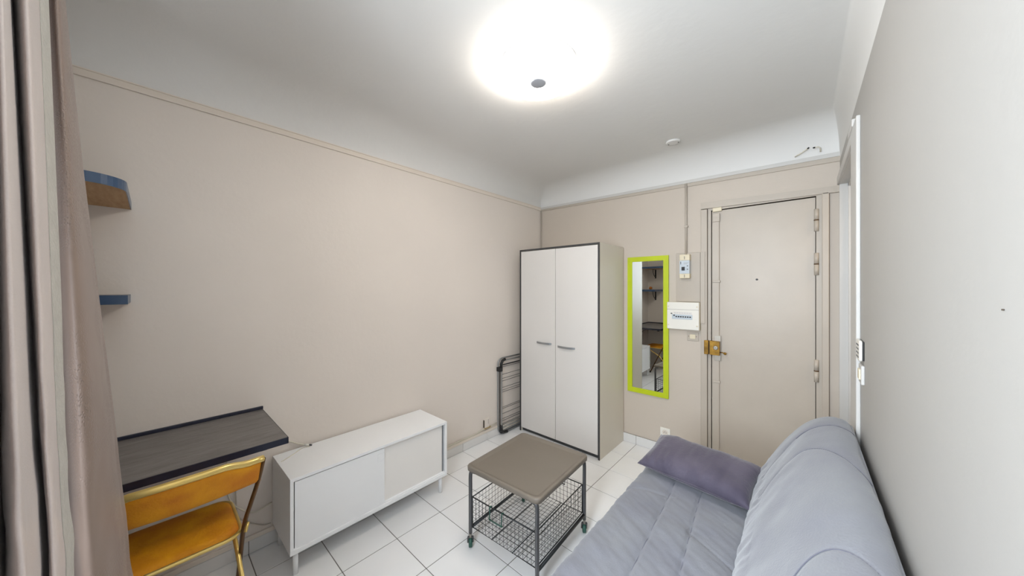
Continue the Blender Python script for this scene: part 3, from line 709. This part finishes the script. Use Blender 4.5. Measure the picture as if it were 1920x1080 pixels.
for sx in (-1, 1):
    obj('frame_bar', tube(BM(), [(sx * lx, -ly, 0.115), (sx * lx, ly, 0.115)], 0.0085, 8), 'wire', ct, local=True)
# basket
bx, by, bz0, bz1 = lx - 0.012, ly - 0.004, 0.122, 0.290
rim = BM()
tube(rim, [(-bx, -by, bz1), (bx, -by, bz1)], 0.0032, 6); tube(rim, [(-bx, -by, bz1), (-bx, by, bz1)], 0.0032, 6); tube(rim, [(bx, -by, bz1), (bx, by, bz1)], 0.0032, 6)
q = bx * 0.45
tube(rim, [(-bx, by, bz1), (-q, by, bz1), (-q, by, bz1 - 0.045), (q, by, bz1 - 0.045), (q, by, bz1), (bx, by, bz1)], 0.0032, 6)
for sx in (-1, 1):
    for sy in (-1, 1): tube(rim, [(sx * bx, sy * by, bz1), (sx * bx, sy * by, bz0)], 0.0032, 6)
tube(rim, [(x, y, bz0) for x, y in ((-bx, -by), (bx, -by), (bx, by), (-bx, by))], 0.0032, 6, closed=True)
for s in (-0.33, 0.33): tube(rim, [(s * bx, -by, bz0 - 0.002), (s * bx, by, bz0 - 0.002)], 0.0028, 6)
bs = obj('basket', rim, 'wire', ct, local=True)
bm = BM(); rw_ = 0.0013
nxw, nyw, nzw = 17, 18, 6
for i in range(1, nxw):
    x = -bx + 2 * bx * i / nxw
    tube(bm, [(x, -by, bz1), (x, -by, bz0), (x, by, bz0), (x, by, bz1 - (0.045 if abs(x) < q else 0))], rw_, 4)
for i in range(1, nyw):
    y = -by + 2 * by * i / nyw
    tube(bm, [(-bx, y, bz1), (-bx, y, bz0), (bx, y, bz0), (bx, y, bz1)], rw_, 4)
for k in range(1, nzw):
    z = bz0 + (bz1 - bz0) * k / nzw
    if z < bz1 - 0.045: tube(bm, [(-bx, -by, z), (bx, -by, z), (bx, by, z), (-bx, by, z)], rw_, 4, closed=True)
    else: tube(bm, [(-q, by, z), (-bx, by, z), (-bx, -by, z), (bx, -by, z), (bx, by, z), (q, by, z)], rw_, 4)
me_ = obj('wire_mesh', bm, 'wire', bs, local=True); me_['kind'] = 'stuff'
hk = BM()
for s in (-0.34, 0.05):
    tube(hk, smooth_pts([(s * bx, -by + 0.004, bz1 + 0.004), (s * bx, -by - 0.010, bz1 + 0.006), (s * bx, -by - 0.012, bz1 - 0.03), (s * bx, -by - 0.016, bz1 - 0.055), (s * bx, -by - 0.006, bz1 - 0.060)], 4), 0.0032, 6)
tube(hk, [(-0.34 * bx, -by - 0.016, bz1 - 0.055), (0.05 * bx, -by - 0.016, bz1 - 0.055)], 0.003, 6)
obj('handle_hook', hk, 'rubber', bs, local=True)

# ------------------------------------------------------------------ sofa
SY0, SY1 = 0.16, 2.045
so_ = thing('sofa_bed', 'grey-blue microfibre sofa bed along the right wall', 'sofa', (2.0, 1.1, 0.0))
def catmull(P, n):
    k = len(P); out = []
    for i in range(k):
        p0, p1, p2, p3 = [Vector((*P[(i + o_) % k], 0)) for o_ in (-1, 0, 1, 2)]
        for j in range(n):
            t = j / n
            q = 0.5 * ((2 * p1) + (p2 - p0) * t + (2 * p0 - 5 * p1 + 4 * p2 - p3) * t * t + (3 * p1 - p0 - 3 * p2 + p3) * t ** 3)
            out.append((q.x, q.y))
    return out
def loft(prof, cen, y0, y1, ny, rend, disp):
    bm = BM(); rings = []
    n = len(prof)
    # outward normals of the profile
    nr = []
    for i in range(n):
        a, b = prof[i - 1], prof[(i + 1) % n]; d = Vector((b[0] - a[0], b[1] - a[1])).normalized(); nr.append(Vector((d.y, -d.x)))
    ar = sum(prof[i][0] * prof[(i + 1) % n][1] - prof[(i + 1) % n][0] * prof[i][1] for i in range(n))
    if ar < 0: nr = [-v for v in nr]
    Ys = []
    for j in range(ny + 1):
        t = j / ny; Ys.append(t)
    e = 9
    yy_ = [y0 + rend * (1 - math.cos(PI / 2 * i / e)) for i in range(e)]
    yy_ += [y0 + rend + (y1 - y0 - 2 * rend) * i / ny for i in range(ny + 1)]
    yy_ += [y1 - rend * (1 - math.cos(PI / 2 * i / e)) for i in range(e - 1, -1, -1)]
    for y in yy_:
        d = min(y - y0, y1 - y); inset = 0.0
        if d < rend: inset = rend * (1 - math.sqrt(max(0, 1 - (1 - d / rend) ** 2)))
        ring = []
        for i in range(n):
            p = Vector(prof[i]) - nr[i] * inset * 0.98 + nr[i] * disp(prof[i], y)
            ring.append(bm.verts.new((p.x, y, p.y)))
        rings.append(ring)
    for a, b in zip(rings[:-1], rings[1:]):
        for i in range(n):
            f = bm.faces.new((a[i], a[(i + 1) % n], b[(i + 1) % n], b[i])); f.smooth = True
    for ring in (rings[0], rings[-1]):
        c = bm.verts.new(((sum(v.co.x for v in ring) / n), ring[0].co.y, sum(v.co.z for v in ring) / n))
        for i in range(n):
            f = bm.faces.new((ring[i], ring[(i + 1) % n], c)); f.smooth = True
    return bm
def groove(d, w=0.012, depth=0.010): return -depth * math.exp(-(d / w) ** 2) - 0.5 * depth * math.exp(-(d / 0.035) ** 2)
seat_seams = [lambda y: 1.768 + (1.78 - y) * 0.055 if y < 1.78 else 1.768 + (y - 1.78) * -0.1,
              lambda y: 1.888 + (1.78 - y) * 0.090 if y < 1.78 else 1.888]
back_seams = [lambda x: 1.905 - 2.0 * (x - 2.30) ** 2, lambda x: 1.700 - 3.0 * max(0, x - 2.25) ** 1.5 - 2.0 * (x - 2.27) ** 2, lambda x: 1.035 - 14 * (x - 2.315) ** 2]
def seat_disp(p, y):
    x, z = p; h = 0.0
    if z > 0.36:
        for f in seat_seams: h += groove(x - f(y), 0.006, 0.008)
        h += 0.006 * mn.noise(Vector((x * 3, y * 9, 3))) + 0.0035 * mn.noise(Vector((x * 7, y * 24 + x * 15, 7))) + 0.002 * mn.noise(Vector((x * 14, y * 44 + x * 20, 9)))
        if x > 1.9: h += groove(y - (1.50 - (x - 1.9) * 0.5), 0.006, 0.005)
        if x < 1.80: h += groove(y - (1.66 + (x - 1.7) * 0.3), 0.006, 0.004)
    return h
sp = catmull([(1.575, 0.36), (1.590, 0.425), (1.66, 0.448), (1.80, 0.448), (1.95, 0.443), (2.07, 0.432), (2.135, 0.40), (2.14, 0.32), (2.06, 0.285), (1.80, 0.28), (1.62, 0.285), (1.58, 0.31)], 22)
smt = obj('seat_mattress', loft(sp, None, SY0, SY1, 260, 0.06, seat_disp), 'sofa', so_)
def top_z(prof, x):
    best = -1; n = len(prof)
    for i in range(n):
        a, b = prof[i], prof[(i + 1) % n]
        if (a[0] - x) * (b[0] - x) <= 0 and a[0] != b[0]: best = max(best, a[1] + (b[1] - a[1]) * (x - a[0]) / (b[0] - a[0]))
    return best
def seam(pts, parent, r=0.0016):
    obj('seam', tube(BM(), pts, r, 5), 'seam', parent)
for f in seat_seams:
    seam([(f(y), y, top_z(sp, f(y)) + seat_disp((f(y), 0.44), y) + 0.0006) for y in [0.25 + (SY1 - 0.32) * i / 160 for i in range(161) if 0.25 + (SY1 - 0.32) * i / 160 < 1.93]], smt)
def back_disp(p, y):
    x, z = p; h = 0.0
    if x < 2.41 or z > 0.86:
        for f in back_seams:
            if z > 0.60: h += groove(y - f(x), 0.006, 0.003)
        h += 0.006 * mn.noise(Vector((x * 4, y * 5, z * 4))) + 0.003 * mn.noise(Vector((x * 10, y * 12, z * 10)))
        if z < 0.62: h += 0.004 * mn.noise(Vector((x * 8, y * 30 + z * 20, 2)))
    return h
bp_ = catmull([(2.082, 0.455), (2.103, 0.540), (2.148, 0.640), (2.214, 0.757), (2.262, 0.826), (2.310, 0.868), (2.360, 0.888), (2.405, 0.880), (2.424, 0.852), (2.420, 0.80), (2.390, 0.66), (2.34, 0.50), (2.29, 0.40), (2.20, 0.36), (2.13, 0.38)], 14)
bmt = obj('back_mattress', loft(bp_, None, SY0, SY1 + 0.01, 260, 0.035, back_disp), 'sofa', so_)
for f, xa, xb in ((back_seams[0], 2.24, 2.415), (back_seams[1], 2.20, 2.418), (back_seams[2], 2.245, 2.385)):
    seam([(x, f(x), top_z(bp_, x) + back_disp((x, 0.87), f(x)) + 0.0010) for x in [xa + (xb - xa) * i / 40 for i in range(41)]], bmt, 0.0011)
seam([(x, 1.50 - (x - 1.9) * 0.5, top_z(sp, x) + seat_disp((x, 0.44), 1.50 - (x - 1.9) * 0.5) + 0.0004) for x in [1.915 + 0.15 * i / 20 for i in range(21)]], smt, 0.0009)
fr_ = BM(); box(fr_, 1.66, 2.30, SY0 + 0.10, SY1 - 0.10, 0.22, 0.275); obj('base_frame', fr_, 'sofa_dark', so_)
for x in (1.70, 2.26):
    for y in (SY0 + 0.15, SY1 - 0.15): obj('leg', cyl(BM(), (x, y, 0), (x, y, 0.22), 0.018, 12), 'sofa_dark', so_)

# ------------------------------------------------------------------ cushion
cu = thing('scatter_cushion', 'dark plum-grey rectangular cushion lying on the far end of the sofa', 'cushion', (1.865, 1.955, 0.455), math.radians(-7))
cu.location = (1.855, 1.930, 0.464); cu.rotation_euler = (math.radians(13), math.radians(0), math.radians(-6.5))
def cushion(L, W, Tk, nx=90, ny=56):
    bm = BM(); top, bot = [], []
    for i in range(nx + 1):
        a, b = [], []
        for j in range(ny + 1):
            u, v = i / nx * 2 - 1, j / ny * 2 - 1
            pinx = 1 - 0.10 * (1 - v * v) * abs(u) ** 3 * 0.6; piny = 1 - 0.10 * (1 - u * u) * 0.5 * abs(v) ** 3
            x, y = u * L / 2 * pinx, v * W / 2 * piny
            h = ((1 - u ** 4) * (1 - v ** 4)) ** 0.55 if abs(u) < 1 and abs(v) < 1 else 0
            wr = 0.007 * mn.noise(Vector((x * 14, y * 7, 1.3))) + (0.003 + 0.007 * max(0, -v) ** 2) * mn.noise(Vector((x * 38, y * 9, 5))) + 0.004 * abs(u) ** 3 * mn.noise(Vector((x * 9, y * 40, 8)))
            e_ = min(1, h * 2.0)
            a.append(bm.verts.new((x, y, Tk / 2 * h + wr * e_)))
            b.append(a[-1] if (i in (0, nx) or j in (0, ny)) else bm.verts.new((x, y, -Tk / 2 * h * 0.7)))
        top.append(a); bot.append(b)
    for i in range(nx):
        for j in range(ny):
            f = bm.faces.new((top[i][j], top[i + 1][j], top[i + 1][j + 1], top[i][j + 1])); f.smooth = True
            vs4 = (bot[i][j], bot[i][j + 1], bot[i + 1][j + 1], bot[i + 1][j])
            try: f = bm.faces.new(vs4); f.smooth = True
            except ValueError: pass
    return bm
bm = cushion(0.515, 0.30, 0.13); bmesh.ops.translate(bm, vec=(0, 0, 0.06), verts=bm.verts)
obj('cover', bm, 'cushion', cu, local=True)
bm = tube(BM(), [(x * 1.0, y, 0.06) for x, y in [(-0.256, -0.15), (0, -0.1425), (0.256, -0.15), (0.242, 0), (0.256, 0.15), (0, 0.1425), (-0.256, 0.15), (-0.242, 0)]], 0.0025, 6, closed=True)
obj('seam', bm, 'cushion', cu, local=True)

# ------------------------------------------------------------------ curtain
# plan positions (x, y) of the cloth at an upper (z 1.99) and a lower (z 0.92) height
CURT_A = [((1.0524, -0.1475), (1.0866, -0.1167)), ((1.1142, -0.1524), (1.1471, -0.1228)), ((1.2049, -0.1515), (1.2399, -0.1201)), ((1.1843, -0.1633), (1.2269, -0.1251)), ((1.0683, -0.1869), (1.1167, -0.1434)), ((1.2581, -0.1642), (1.2944, -0.1316)), ((1.3871, -0.1492), (1.4138, -0.1251)), ((1.3336, -0.1636), (1.3556, -0.1438)), ((1.1978, -0.1915), (1.2201, -0.1715)), ((1.3934, -0.1637), (1.408, -0.1505)), ((1.5048, -0.151), (1.5164, -0.1405)), ((1.3881, -0.1819), (1.4013, -0.17)), ((1.4331, -0.1818), (1.4465, -0.1698)), ((1.5342, -0.1716), (1.5474, -0.1598)), ((1.4335, -0.2083), (1.4482, -0.1951))]
CURT_B = [((1.37, -0.47), (1.37, -0.47)), ((1.24, -0.36), (1.24, -0.35)), ((1.12, -0.24), (1.16, -0.22)), ((0.7813, -0.2028), (0.8224, -0.1659)), ((0.9305, -0.1696), (0.9754, -0.1292)), ((0.9954, -0.1516), (1.0574, -0.0958)), ((0.9634, -0.1467), (1.049, -0.0698)), ((0.8528, -0.152), (0.9675, -0.0489)), ((0.7529, -0.161), (0.8836, -0.0436)), ((0.6685, -0.1764), (0.8104, -0.0489)), ((0.86, -0.2), (0.86, -0.17)), ((0.93, -0.33), (0.93, -0.31)), ((0.84, -0.47), (0.84, -0.47))]  # unseen first and last stretches, back to the wall, added to block window light
def crv(P, n): return smooth_pts([(p[0], p[1], 0) for p in P], n)
nz = 110
def cloth(C_, i0, i1, crumple, seed, off=0.0, zt=1.99, zb=0.92):
    top_p = crv([c[0] for c in C_], 12); bot_p = crv([c[1] for c in C_], 12); N = len(top_p)
    if i1 is None: i1 = N
    def pt(i, z):
        t = max(-0.25, (zt - z) / (zt - zb))
        if t > 1.1: t = 1.1 + (t - 1.1) * 0.2
        p = top_p[i].lerp(bot_p[i], t); k = max(0, min(1, (1.45 - z) * 1.3)) * crumple
        n1 = mn.noise(Vector((i * 0.05, z * 3.2, seed))); n2 = mn.noise(Vector((i * 0.13, z * 8.0, seed + 4.5))); n3 = mn.noise(Vector((i * 0.20, z * 19.0, seed + 8)))
        return Vector((p.x + 0.010 * n1 * k, p.y + (0.012 * n1 + 0.006 * n2 + 0.0025 * n3) * k, z))
    bm = BM(); th = 0.0014; f_, b_2 = [], []
    for i in range(i0, i1):
        a0, a1 = max(i - 1, 0), min(i + 1, N - 1)
        ca, cb = [], []
        for k in range(nz + 1):
            z = 0.004 + (2.33 - 0.004) * k / nz
            p = pt(i, z); t = (pt(a1, z) - pt(a0, z)).normalized(); nrm = Vector((t.y, -t.x, 0))
            ca.append(bm.verts.new(p + nrm * (th + off))); cb.append(bm.verts.new(p - nrm * (th + off)))
        f_.append(ca); b_2.append(cb)
    n = len(f_)
    for i in range(n - 1):
        for k in range(nz):
            f = bm.faces.new((f_[i][k], f_[i + 1][k], f_[i + 1][k + 1], f_[i][k + 1])); f.smooth = True
            f = bm.faces.new((b_2[i][k], b_2[i][k + 1], b_2[i + 1][k + 1], b_2[i + 1][k])); f.smooth = True
    for e_ in (0, n - 1):
        for k in range(nz): bm.faces.new((f_[e_][k], f_[e_][k + 1], b_2[e_][k + 1], b_2[e_][k]))
    return bm
cl = thing('curtain', 'satin curtain panel with stitched side hem, the nearer one at the left edge', 'curtain', (1.4, -0.12, 0.0))
obj('cloth', cloth(CURT_A, 11, None, 1.0, 0.5), 'curtain', cl)
o = obj('side_hem', cloth(CURT_A, 0, 12, 1.0, 0.5, 0.0006), 'hem', cl); o['label'] = 'stitched side hem'
cl2 = thing('curtain', 'darker leaf-embossed curtain panel hanging behind the hemmed one, next to the shelves', 'curtain', (0.9, -0.1, 0.0))
obj('cloth', cloth(CURT_B, 0, None, 0.5, 9.5, 0.0, 2.25, 0.67), 'curtain_leaf', cl2)
